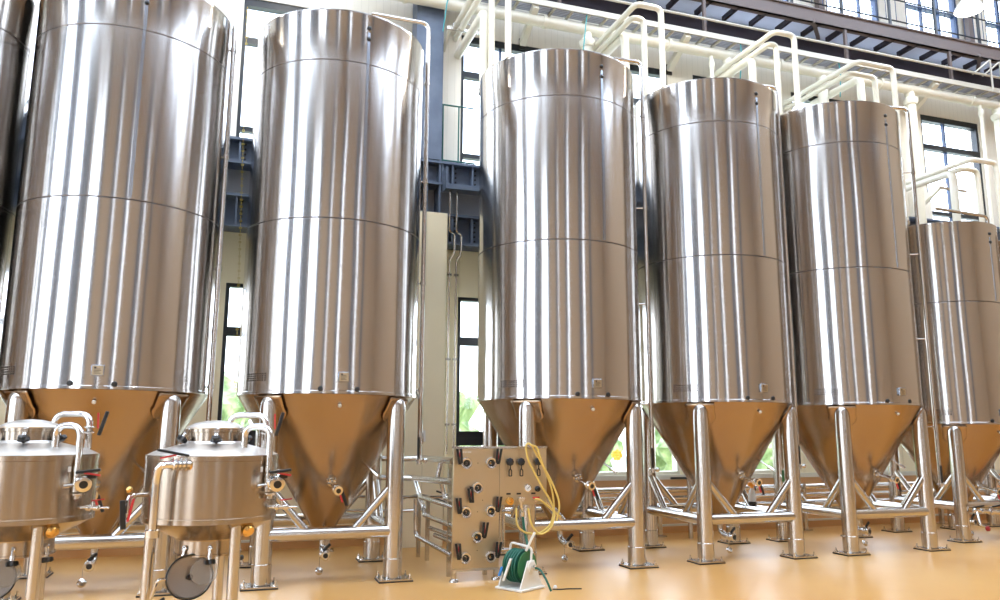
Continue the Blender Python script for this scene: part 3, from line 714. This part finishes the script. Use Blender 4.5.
    MB().obox((.415, .08, 1.65), (-.05, 0, 1), (0, 1, 0), (1, 0, .05), .06, .007, .006).build('lever_lock', M['red'], B)
    # left pipe with ridged ferrule
    E = MB().tube([(-.14, -.42, 1.345), (-.25, -.48, 1.345), (-.32, -.46, 1.34), (-.335, -.44, 1.25), (-.335, -.44, .885)], .027, .07, 16).build('side_pipe', M['polish'], V)
    d = Vector((-.9, -.42, 0)).normalized()
    for k in range(4): MB().lathe([(.03, -.008), (.044, 0), (.03, .008)], Vector((-.165, -.435, 1.345)) + d * (.028 * k), d, 18).build('clamp_ring', M['polish'], E)
    MB().lathe([(.05, 0), (.05, .035), (.03, .04)], (-.12, -.38, 1.335), d, 18).build('nozzle', M['brass'], E)
    MB().obox((-.24, -.47, 1.425), (-1, -.1, .22), (0, 1, 0), (.22, 0, 1), .10, .014, .009).build('lever', M['black'], E, bevel=.004)
    MB().obox((-.27, -.46, 1.40), (-1, 0, -.25), (0, 1, 0), (-.25, 0, 1), .05, .008, .006).build('lever_lock', M['red'], E)
    MB().lathe([(.028, -.03), (.045, -.025), (.045, .025), (.028, .03)], (-.335, -.44, .885), (0, 0, 1), 18).build('clamp_ring', M['polish'], E)
    MB().cyl((-.335, -.44, .87), (-.36, -.09, .86), .013, n=10).build('stay', M['steel'], E)
    # left small valve with red/black lever
    G = MB().tube([(-.43, -.12, 1.12), (-.52, -.16, 1.12), (-.52, -.16, 1.0)], .014, .03, 10).build('gauge_cock', M['polish'], V)
    MB().ball((-.52, -.16, 1.16), .024, 12).build('cock_knob', M['brass'], G)
    MB().obox((-.545, -.18, .99), (-.08, 0, 1), (1, 0, 0), (0, 1, 0), .10, .018, .012).build('lever', M['black'], G, bevel=.004)
    MB().obox((-.50, -.18, 1.02), (.18, 0, 1), (1, 0, 0), (0, 1, 0), .08, .008, .008).build('lever_lock', M['red'], G)
    # right sample cock and drain cap
    K = MB().lathe([(.012, 0), (.012, .05), (.022, .05), (.022, .07), (.012, .075), (.012, .10), (.02, .10), (.02, .13), (.008, .14), (.008, .2)], azd(-62) * .44 + Vector((0, 0, 1.02)), azd(-75), 12).build('sample_cock', M['polish'], V)
    pk = azd(-62) * .44 + Vector((0, 0, 1.02)) + azd(-75) * .09
    MB().cyl(pk, pk + Vector((0, 0, .05)), .009, n=8).build('cock_stem', M['steel'], K)
    MB().obox(pk + Vector((.03, 0, .055)), (1, .1, .1), (0, 1, 0), (0, 0, 1), .04, .008, .004).build('cock_handle', M['red'], K)
    n = azd(-40); MB().lathe([(.02, 0), (.02, .03), (.045, .035), (.048, .05), (.03, .07), (0, .075)], n * .36 + Vector((0, 0, .885)), (n.x, n.y, -.3), 20, False).build('drain_cap', M['brass'], V)
    # small white sticker
    n = azd(-46); MB().obox(n * .452 + Vector((0, 0, 1.30)), n.cross(Vector((0, 0, 1))), n, (0, 0, 1), .01, .002, .018).build('sticker', M['white'], V, smooth=False)
    return V
V2 = make_vessel('small steel pressure vessel with its three legs in view, second from the left')
V2.location = (-.13, 6.05, 0); V2.scale = (1.0, 1.0, .952)
dup(V2, (-1.375, 6.36, 0), 'small steel pressure vessel cut off by the left picture edge')

# ------------------------------------------------------------------ valve panel
PX, PY = 2.17, 7.9
t = empty('valve_panel', (PX, PY, 0), label='upright steel valve panel with ten black levers and ports, left of the control box', cat='valve panel')
t['label'] = 'tall steel panel studded with butterfly valves, standing in front of the middle tank'
MB().box(0, .50, 0, .035, .12, 1.33).build('left_sheet', M['sheet'], t, bevel=.004)
MB().box(.503, 1.04, 0, .035, .745, 1.33).build('right_sheet', M['sheet'], t, bevel=.004)
MB().box(-.005, 1.045, -.008, .05, 1.33, 1.352).build('top_edge', M['steel'], t, smooth=False)
MB().box(.0, .50, -.006, .04, .10, .125).build('bottom_rail', M['steel'], t, smooth=False)
for x in (.025, .475):
    lg = MB().box(x - .022, x + .022, .0, .045, .03, .12).build('leg', M['steel'], t, smooth=False)
    MB().lathe([(.05, 0), (.045, .02), (.018, .035)], (x, .02, 0), n=18).build('foot', M['steel'], lg)
for x in (.05, .45):
    MB().box(x - .02, x + .02, .30, .34, .0, 1.2).build('rear_post', M['steel'], t, smooth=False)
    MB().box(x - .018, x + .018, .035, .32, 1.15, 1.19).build('rear_tie', M['steel'], t, smooth=False)
def bfly(x, z, side, up=1):
    """port with hollow end plus a pair of black lever blades with a red latch"""
    mb = MB().lathe([(.05, 0), (.05, .012), (.044, .014), (.044, .035), (.056, .037), (.058, .046), (.054, .052), (.036, .050), (.034, .02), (0, .02)], (x, 0, z), (0, -1, 0), 24, False)
    v = mb.build('valve_port', M['port'], t)
    MB().lathe([(.033, 0), (.018, .002), (.018, .004)], (x, -.021, z), (0, -1, 0), 18, False).build('port_seat', M['rubber'], v)
    MB().ball((x, -.024, z), .012, 10).build('port_core', M['brass'], v)
    sx = side
    for k, (dx, w) in enumerate(((-.012, .010), (.014, .010), (.036, .008))):
        MB().obox((x + sx * ((.094, .060, .077)[k]), -.055 + .004 * k, z + up * (.075 + .0 * k)), (sx * .18 * (1 - k * .6), 0, 1), (1, 0, 0), (0, 1, 0), .074 if k < 2 else .045, .013 if k < 2 else .004, .006).build('lever', M['black'] if k < 2 else M['red'], v, bevel=.003)
    MB().box(min(x, x + sx * .09), max(x, x + sx * .09), -.05, -.04, z - .012, z + .014).build('lever_arm', M['black'], v, smooth=False)
for (x, z, s, u) in ((.13, 1.18, -1, 1), (.40, 1.18, 1, 1), (.255, .93, -1, -1), (.13, .685, -1, 1), (.40, .69, 1, 1), (.255, .435, 1, 1), (.13, .175 + .06, -1, 1), (.40, .175 + .06, 1, 1)):
    bfly(x, z, s, u)
# lighter plate and fittings on the right sheet
MB().box(.555, .97, -.004, 0, 1.0, 1.27).build('sub_plate', M['sheet'], t, smooth=False)
for x in (.61, .735, .93):
    k = MB().lathe([(.034, 0), (.034, .02), (.042, .022), (.042, .04), (.02, .05)], (x, -.004, 1.19), (0, -1, 0), 8).build('camlock', M['frame'], t)
    h = MB().tube([(x, -.045, 1.15), (x, -.045, 1.12), (x - .015, -.045, 1.10), (x - .015, -.045, 1.045), (x + .015, -.045, 1.045), (x + .015, -.045, 1.10), (x, -.045, 1.12)], .006, .01, 8).build('snap_hook', M['black'], k)
g = MB().lathe([(.042, 0), (.042, .025), (.036, .027)], (.815, 0, .915), (0, -1, 0), 24).build('pressure_gauge', M['polish'], t)
MB().cyl((.815, -.0275, .915), (.815, -.029, .915), .033, n=24).build('dial', M['white'], g)
MB().obox((.82, -.031, .92), (1, 0, 1), (0, 1, 0), (-1, 0, 1), .02, .001, .003).build('needle', M['black'], g)
MB().lathe([(.03, 0), (.03, .02), (.02, .03), (.02, .05)], (.93, 0, .905), (0, -1, 0), 16).build('selector_knob', M['black'], t)
for x in (.605, .72, .885): MB().box(x - .024, x + .024, -.003, 0, .85, .868).build('name_tag', M['black'], t, smooth=False)
MB().lathe([(.034, 0), (.034, .04), (.042, .045), (.042, .055), (.026, .06), (.026, .03)], (.605, 0, .79), (0, -1, 0), 20).build('open_coupling', M['brass'], t)
k = MB().lathe([(.02, 0), (.02, .05), (.03, .055), (.03, .08)], (.72, 0, .80), (0, -1, 0), 14).build('hose_cock', M['polish'], t)
MB().box(.69, .76, -.085, -.075, .805, .825).build('cock_wing', M['polish'], k, bevel=.003)
k = MB().lathe([(.018, 0), (.018, .05), (.026, .055), (.026, .08)], (.885, 0, .80), (0, -1, 0), 14).build('hose_cock', M['polish'], t)
MB().box(.85, .925, -.085, -.07, .81, .83).build('cock_wing', M['red'], k, bevel=.003)
for x in (.06,): 
    lt = MB()
    for i, w in enumerate((.010, .006, .008, .008, .004, .010, .007)): lt.box(x + .02 * i, x + .02 * i + w, -.003, 0, 1.285, 1.300)
    lt.build('stencil_marks', M['white'], t, smooth=False)
for (x, z) in ((.265, 1.18), (.265, .685), (.32, .80), (.265, .30)): MB().lathe([(.005, 0), (.004, .003)], (x, 0, z), (0, -1, 0), 8).build('rivet', M['rubber'], t)
# pipework visible beneath the right sheet
for x, y in ((.555, .12), (.62, .2)): MB().cyl((x, y, .25), (x, y, 1.0), .018, n=12).build('rear_pipe', M['steel'], t)
for z in (.66, .27): MB().cyl((.48, .12, z), (.68, .16, z), .018, n=12).build('rear_pipe', M['steel'], t)
MB().tube([(.72, -.075, .79), (.72, -.075, .72), (.745, -.06, .66)], .016, .03, 10).build('hose_tail', M['polish'], t)

# yellow air hose coil
def loop(c, rx, rz, n=20, ph=0, tilt=0, y=0, dy=0):
    return [(c[0] + rx * math.sin(ph + 2 * PI * i / n) + tilt * math.cos(ph + 2 * PI * i / n), y + dy * i / n, c[1] + rz * math.cos(ph + 2 * PI * i / n)) for i in range(n + 1)]
t = empty('air_hose', (PX + .92, PY - .1, 1.0), label='yellow air hose hanging in long loops from the valve panel', cat='hose')
pts = [(-.05, -.0, -.19), (.0, -.02, -.2), (.1, -.02, -.28), (.23, -.02, -.38)]
pts2 = [(-.27, -.02, -.28), (-.27, -.02, -.45), (-.18, -.02, -.53), (-.02, -.02, -.55), (.12, -.02, -.46), (.16, -.02, -.28), (.12, -.03, -.05), (.0, -.03, .2), (-.1, -.03, .36), (-.14, -.03, .39), (-.17, -.03, .36), (-.15, -.03, .22), (.0, -.04, -.05), (.10, -.04, -.2), (.16, -.05, -.35), (.10, -.05, -.5), (-.02, -.05, -.56), (-.12, -.05, -.45), (-.15, -.05, -.28)]
pts3 = [(-.13, -.05, .37), (-.05, -.05, .35), (.02, -.05, .15), (.12, -.05, -.02), (.19, -.05, -.18), (.21, -.04, -.28), (.17, -.04, -.42)]
for pth in (pts, pts2, pts3): MB().tube(pth, .011, .12, 8, 5).build('hose_loop', M['yellowhose'], t)

# hose reel
t = empty('hose_reel', (2.71, 7.42, 0), rz=0, label='portable hose reel with green hose and cream frame on the floor by the panel', cat='hose reel')
ax = Vector((.5, -.86, 0)).normalized(); ay = Vector((.86, .5, 0)).normalized(); cc = Vector((.02, 0, .235))
hh = MB()
for j in range(5):
    for i in range(3): hh.ring(cc + ax * (-.085 + j * .036), ax, .165 - i * .025, .0135, 36, 8)
hh.build('hose_coil', M['greenhose'], t)
for s in (-.115, .10):
    MB().lathe([(.03, -.004), (.160, -.004), (.164, 0), (.160, .004), (.03, .004)], cc + ax * s, ax, 40, False).build('drum_flange', M['greenside'], t)
MB().obox((.02, 0, .014), ax, ay, (0, 0, 1), .19, .2, .012).build('base', M['cream_reel'], t, bevel=.006)
MB().cyl(cc - ax * .15, cc + ax * .2, .02, n=12).build('axle', M['polish'], t)
for s in (-.15, .15):
    c0 = cc + ax * s
    fr = MB(); g0 = Vector((c0.x, c0.y, 0)); T_ = ax * .008
    pts = [g0 - ay * .19 + Vector((0, 0, .02)), g0 + ay * .19 + Vector((0, 0, .02)), c0 + ay * .055 + Vector((0, 0, .07)), c0 - ay * .055 + Vector((0, 0, .07))]
    hole = [p_ * .5 + (g0 + Vector((0, 0, .09))) * .5 for p_ in pts]
    fr.add([p_ - T_ for p_ in pts] + [p_ + T_ for p_ in pts], [(0, 1, 2, 3), (4, 7, 6, 5), (0, 4, 5, 1), (1, 5, 6, 2), (2, 6, 7, 3), (3, 7, 4, 0)])
    fr.lathe([(.062, -.015), (.07, 0), (.062, .02)], c0, ax, 24)
    fr.build('side_frame', M['cream_reel'], t, bevel=.003)
MB().tube([cc + ax * .15 + Vector((0, 0, .0)), cc + ax * .15 + ay * .02 + Vector((0, 0, .2)), cc - ax * .15 + ay * .02 + Vector((0, 0, .23)), cc - ax * .15], .013, .05, 10).build('carry_bar', M['cream_reel'], t)
MB().obox(cc + ax * .12 + ay * .0 + Vector((.02, 0, .26)), (.45, 0, .85), (0, 1, 0), (.85, 0, -.45), .11, .014, .01).build('crank_arm', M['cream_reel'], t, bevel=.003)
MB().obox(cc - ax * .02 - ay * .19 + Vector((0, 0, -.02)), (.3, -.1, .9), ax, ay, .12, .016, .01).build('hose_guide', M['cream_reel'], t, bevel=.003)
MB().obox(cc - ax * .12 - ay * .18 + Vector((0, 0, -.05)), (.3, 0, .8), ax, ay, .05, .014, .014).build('spray_nozzle', M['blue'], t, bevel=.003)
MB().cyl(cc + ax * .2, cc + ax * .23, .03, n=16).build('hub_nut', M['polish'], t)
MB().tube([cc + ax * .22, cc + ax * .28 + Vector((0, 0, -.01)), cc + ax * .36 + Vector((0, 0, -.1)), cc + ax * .40 + Vector((0.02, 0, -.215))], .012, .08, 8).build('outlet_hose', M['greenhose'], t)
t.scale = (.9, .9, .9)
# hose from panel to reel
t = empty('supply_hose', (PX + .74, PY - .06, .66), label='green supply hose dropping from the panel to the hose reel', cat='hose')
MB().tube([(0, 0, 0), (.01, -.02, -.15), (.015, -.1, -.3), (-.02, -.3, -.36)], .014, .08, 10).build('hose', M['greenhose'], t)
MB().lathe([(.02, 0), (.024, .02), (.018, .1), (.014, .11)], (0, 0, -.03), (0, 0, 1), 12).build('end_fitting', M['polish'], t)
# bit of debris cord on the floor
p = MB().tube([(0, 0, .006), (.08, -.03, .006), (.15, -.02, .006), (.28, -.06, .006)], .006, .04, 6).build('loose_cord', M['rubber'], None, (3.0, 7.25, 0)); tag(p, 'thin dark cord lying on the floor right of the hose reel', 'cord')
p = MB().lathe([(.014, 0), (.02, .012), (.012, .03), (0, .032)], n=12, caps=False).build('floor_cap', M['white'], None, (3.05, 7.3, 0)); tag(p, 'tiny white cap lying on the floor right of the hose reel', 'cap')

# spray bottle on T4's back crossbar
t = empty('spray_bottle', (6.66, 9.05, .557), label='clear spray bottle with orange trigger standing on a tank crossbar', cat='bottle'); t.scale = (1.15, 1.15, 1.3)
MB().lathe([(.0, 0), (.042, 0), (.045, .01), (.045, .09), (.035, .13), (.016, .16), (.014, .18)], n=20, caps=False).build('bottle', M['bottle'], t)
MB().lathe([(.043, 0), (.046, .003), (.046, .03), (.043, .032)], n=20).build('base_band', M['rubber'], t)
h = MB().box(-.05, .045, -.015, .015, .185, .225); h.lathe([(.02, .165), (.02, .19)], n=14); h.build('trigger_head', M['orange'], t, bevel=.004)
MB().tube([(.03, 0, .19), (.05, 0, .17), (.05, 0, .14)], .007, .02, 8).build('trigger', M['black'], t)

# red hose with fittings at right
t = empty('red_hose', (9.98, 8.5, .42), label='dark red hose with chrome couplings at the foot of the shorter tank', cat='hose')
MB().tube([(.55, 0, -.03), (.8, -.05, -.06), (1.3, -.15, -.12), (1.9, -.3, -.2)], .04, .2, 14).build('hose', M['redhose'], t)
c = MB().lathe([(.02, 0), (.035, .02), (.035, .05), (.022, .06), (.022, .14), (.04, .15), (.04, .19), (.026, .2), (.026, .3), (.045, .31), (.045, .35), (.03, .36), (.03, .48), (.045, .5), (.045, .56)], (-.02, .03, .02), (1, -.02, -.09), 16).build('coupling', M['polish'], t)
for x in (.05, .38): MB().obox((x, -.02, .075), (1, 0, .12), (0, 1, 0), (0, 0, 1), .08, .014, .01).build('lever', M['black'], t, bevel=.003)
MB().tube([(.0, -.02, .0), (-.03, -.08, -.18), (.04, -.1, -.2)], .02, .04, 10).build('drain_elbow', M['polish'], t)
MB().lathe([(.03, 0), (.036, .01), (.036, .04), (.02, .05)], (.04, -.1, -.22), (.4, -1, .2), 14).build('drain_plug', M['redhose'], t)
t = empty('green_tag', (7.22, 9.1, 1.0), label='small green tag hanging on the riser pipe between the fourth and fifth tall tanks', cat='tag')
MB().box(-.02, .02, -.004, .004, -.16, .0).build('plate', M['greenside'], t, bevel=.002)
MB().ring((0, 0, .015), (0, 1, 0), .015, .003, 12, 6).build('ring', M['steel'], t)

# ------------------------------------------------------------------ high bay lamps
def make_lamp(label):
    L = empty('high_bay_lamp', (0, 0, 0), label=label, cat='lamp', group='high bay lamps under the ceiling')
    MB().lathe([(.07, .34), (.08, .32), (.09, .22), (.20, .06), (.22, 0), (.215, 0), (.19, .055), (.08, .2), (0, .2)], n=40, caps=False).build('reflector', M['white'], L)
    MB().lathe([(0, -.02), (.12, -.012), (.2, .005), (.19, .02), (0, .03)], n=40, caps=False).build('lens', M['lamp'], L)
    MB().cyl((0, 0, .34), (0, 0, .5), .05, n=16).build('driver_housing', M['frame'], L)
    MB().cyl((0, 0, .5), (0, 0, 1.0), .012, n=8).build('stem', M['frame'], L)
    return L
LAMP = make_lamp('glaring round high bay lamp in front of the high windows at upper right')
LAMP.location = (11.12, 8.7, 8.42)
st = MB().cyl((0, 0, 1.0), (0, 0, 2.78), .012, n=8).build('suspension_rod', M['frame'], LAMP)
for k, (x, y) in enumerate(((-5, 8.7), (.5, 8.7), (6, 8.7))):  # extra lamps out of view, added to brighten the hall
    dup(LAMP, (x, y, 8.42), 'added high bay lamp above the tanks outside the picture, for extra light')

# ------------------------------------------------------------------ outside
o = MB().box(-60, 70, YB + .3, 60, -.6, -.5); o.box(-60, 70, -60, YF - .3, -.6, -.5); o.box(-60, XL - .3, -60, 60, -.62, -.52)
o = o.build('ground_outside', M['ground'], smooth=False); o['kind'] = 'structure'
import bmesh
def bush(x, y, z, r, mat, name, label, cat, grp):
    bm = bmesh.new(); bmesh.ops.create_icosphere(bm, subdivisions=4, radius=r)
    for v in bm.verts:
        n = v.co.normalized(); k = 1 + .12 * math.sin(n.x * 9 + x) * math.sin(n.y * 8 + y) + .1 * math.sin(n.z * 13 + x * 3) + random.uniform(-.07, .07)
        v.co *= k
    me = bpy.data.meshes.new(name); bmesh.ops.create_cone(bm, cap_ends=True, segments=8, radius1=r * .12, radius2=r * .06, depth=z + .5, matrix=Matrix.Translation((0, 0, -(z + .5) / 2))); bm.to_mesh(me); bm.free(); me.materials.append(mat)
    ob = bpy.data.objects.new(name, me); COL.objects.link(ob); ob.location = (x, y, z); tag(ob, label, cat, grp); return ob
for x, y, r, lab in ((-1.5, 18, 2.4, 'leafy green shrub outside the window between the two leftmost big tanks'), (4.2, 19.5, 2.2, 'leafy green shrub outside the window left of the middle tank'), (8.6, 20.5, 2.0, 'leafy green shrub outside between the middle tank and the next one'),
                     (13.2, 20, 2.2, 'leafy green shrub outside beside the rightmost tall tank'), (18.5, 22, 2.6, 'leafy green shrub outside seen past the last short tank')):
    bush(x, y, r * .5, r * .8, M['foliage'], 'shrub', lab, 'shrub', 'shrubs outside the windows')
bush(6.32, 12.3, 1.12, .09, M['flower'], 'flowering_plant', 'orange flowers outside the window right of the middle tank cone', 'plant', None)

# ------------------------------------------------------------------ light
w = bpy.data.worlds.new('World'); SC.world = w; w.use_nodes = True
bg = w.node_tree.nodes['Background']; nt = w.node_tree
tc = nt.nodes.new('ShaderNodeTexCoord'); sp = nt.nodes.new('ShaderNodeSeparateXYZ'); nt.links.new(tc.outputs['Generated'], sp.inputs[0])
cr = nt.nodes.new('ShaderNodeValToRGB'); nt.links.new(sp.outputs['Z'], cr.inputs[0])
cr.color_ramp.elements[0].position = .0; cr.color_ramp.elements[0].color = (.88, .93, 1, 1)
cr.color_ramp.elements[1].position = .5; cr.color_ramp.elements[1].color = (.74, .84, 1, 1)
nt.links.new(cr.outputs[0], bg.inputs[0]); bg.inputs[1].default_value = 8.0
def portal(loc, rot, sx, sy):
    l = bpy.data.lights.new('window_portal', 'AREA'); l.shape = 'RECTANGLE'; l.size = sx; l.size_y = sy; l.cycles.is_portal = True
    o = bpy.data.objects.new('window_portal', l); COL.objects.link(o); o.location = loc; o.rotation_euler = rot
def area(loc, rot, sx, sy, e, c):
    l = bpy.data.lights.new('daylight', 'AREA'); l.shape = 'RECTANGLE'; l.size = sx; l.size_y = sy; l.energy = e; l.color = c
    o = bpy.data.objects.new('daylight', l); COL.objects.link(o); o.location = loc; o.rotation_euler = rot
for (a, b_, c, d) in LOW + UPP + CLE: portal(((a + b_) / 2, YB + .3, (c + d) / 2), (-PI / 2, 0, 0), b_ - a, d - c)
for (a, b_, c, d) in REAR: portal(((a + b_) / 2, YF - .3, (c + d) / 2), (PI / 2, 0, 0), b_ - a, d - c)
for (a, b_, c, d) in LEFT: portal((XL - .3, (a + b_) / 2, (c + d) / 2), (PI / 2, 0, -PI / 2), b_ - a, d - c)
for x, y in ((-5, 8.7), (.5, 8.7), (6, 8.7), (11.12, 8.7)):  # first three belong to the added lamps, last to the lamp in view
    l = bpy.data.lights.new('lamp_light', 'SPOT'); l.energy = 250; l.color = (1, .90, .74); l.spot_size = 2.6; l.spot_blend = .4; l.shadow_soft_size = .2
    o = bpy.data.objects.new('lamp_light', l); COL.objects.link(o); o.location = (x, y, 8.37)
for a, b_ in ADDED_SKYLIGHTS:
    for y in (7.0, 1.4): portal(((a + b_) / 2, y, ZC + .25), (0, 0, 0), b_ - a, 4.0)

# ------------------------------------------------------------------ camera
f, pitch, roll, yaw = 772.53, .1694, .0045, .326
cam = bpy.data.cameras.new('camera'); cam.sensor_width = 36; cam.lens = f / 1000 * 36
co = bpy.data.objects.new('camera', cam); COL.objects.link(co)
F = Vector((math.sin(yaw) * math.cos(pitch), math.cos(yaw) * math.cos(pitch), math.sin(pitch)))
R0 = Vector((math.cos(yaw), -math.sin(yaw), 0)); U0 = R0.cross(F)
R2 = R0 * math.cos(roll) + U0 * math.sin(roll); U2 = -R0 * math.sin(roll) + U0 * math.cos(roll)
mt = Matrix((R2, U2, -F)).transposed().to_4x4(); mt.translation = (0, 0, 1.5); co.matrix_world = mt
SC.camera = co
SC.view_settings.view_transform = 'Standard'; SC.view_settings.look = 'None'; SC.view_settings.gamma = 1
SC.view_settings.use_curve_mapping = False; SC.view_settings.exposure = 0.12
SC.cycles.max_bounces = 8; SC.cycles.diffuse_bounces = 4; SC.cycles.glossy_bounces = 5; SC.cycles.transparent_max_bounces = 12
SC.cycles.sample_clamp_indirect = 6; SC.cycles.caustics_reflective = True; SC.cycles.caustics_refractive = False
try:
    SC.cycles.use_denoising = True
except Exception: pass
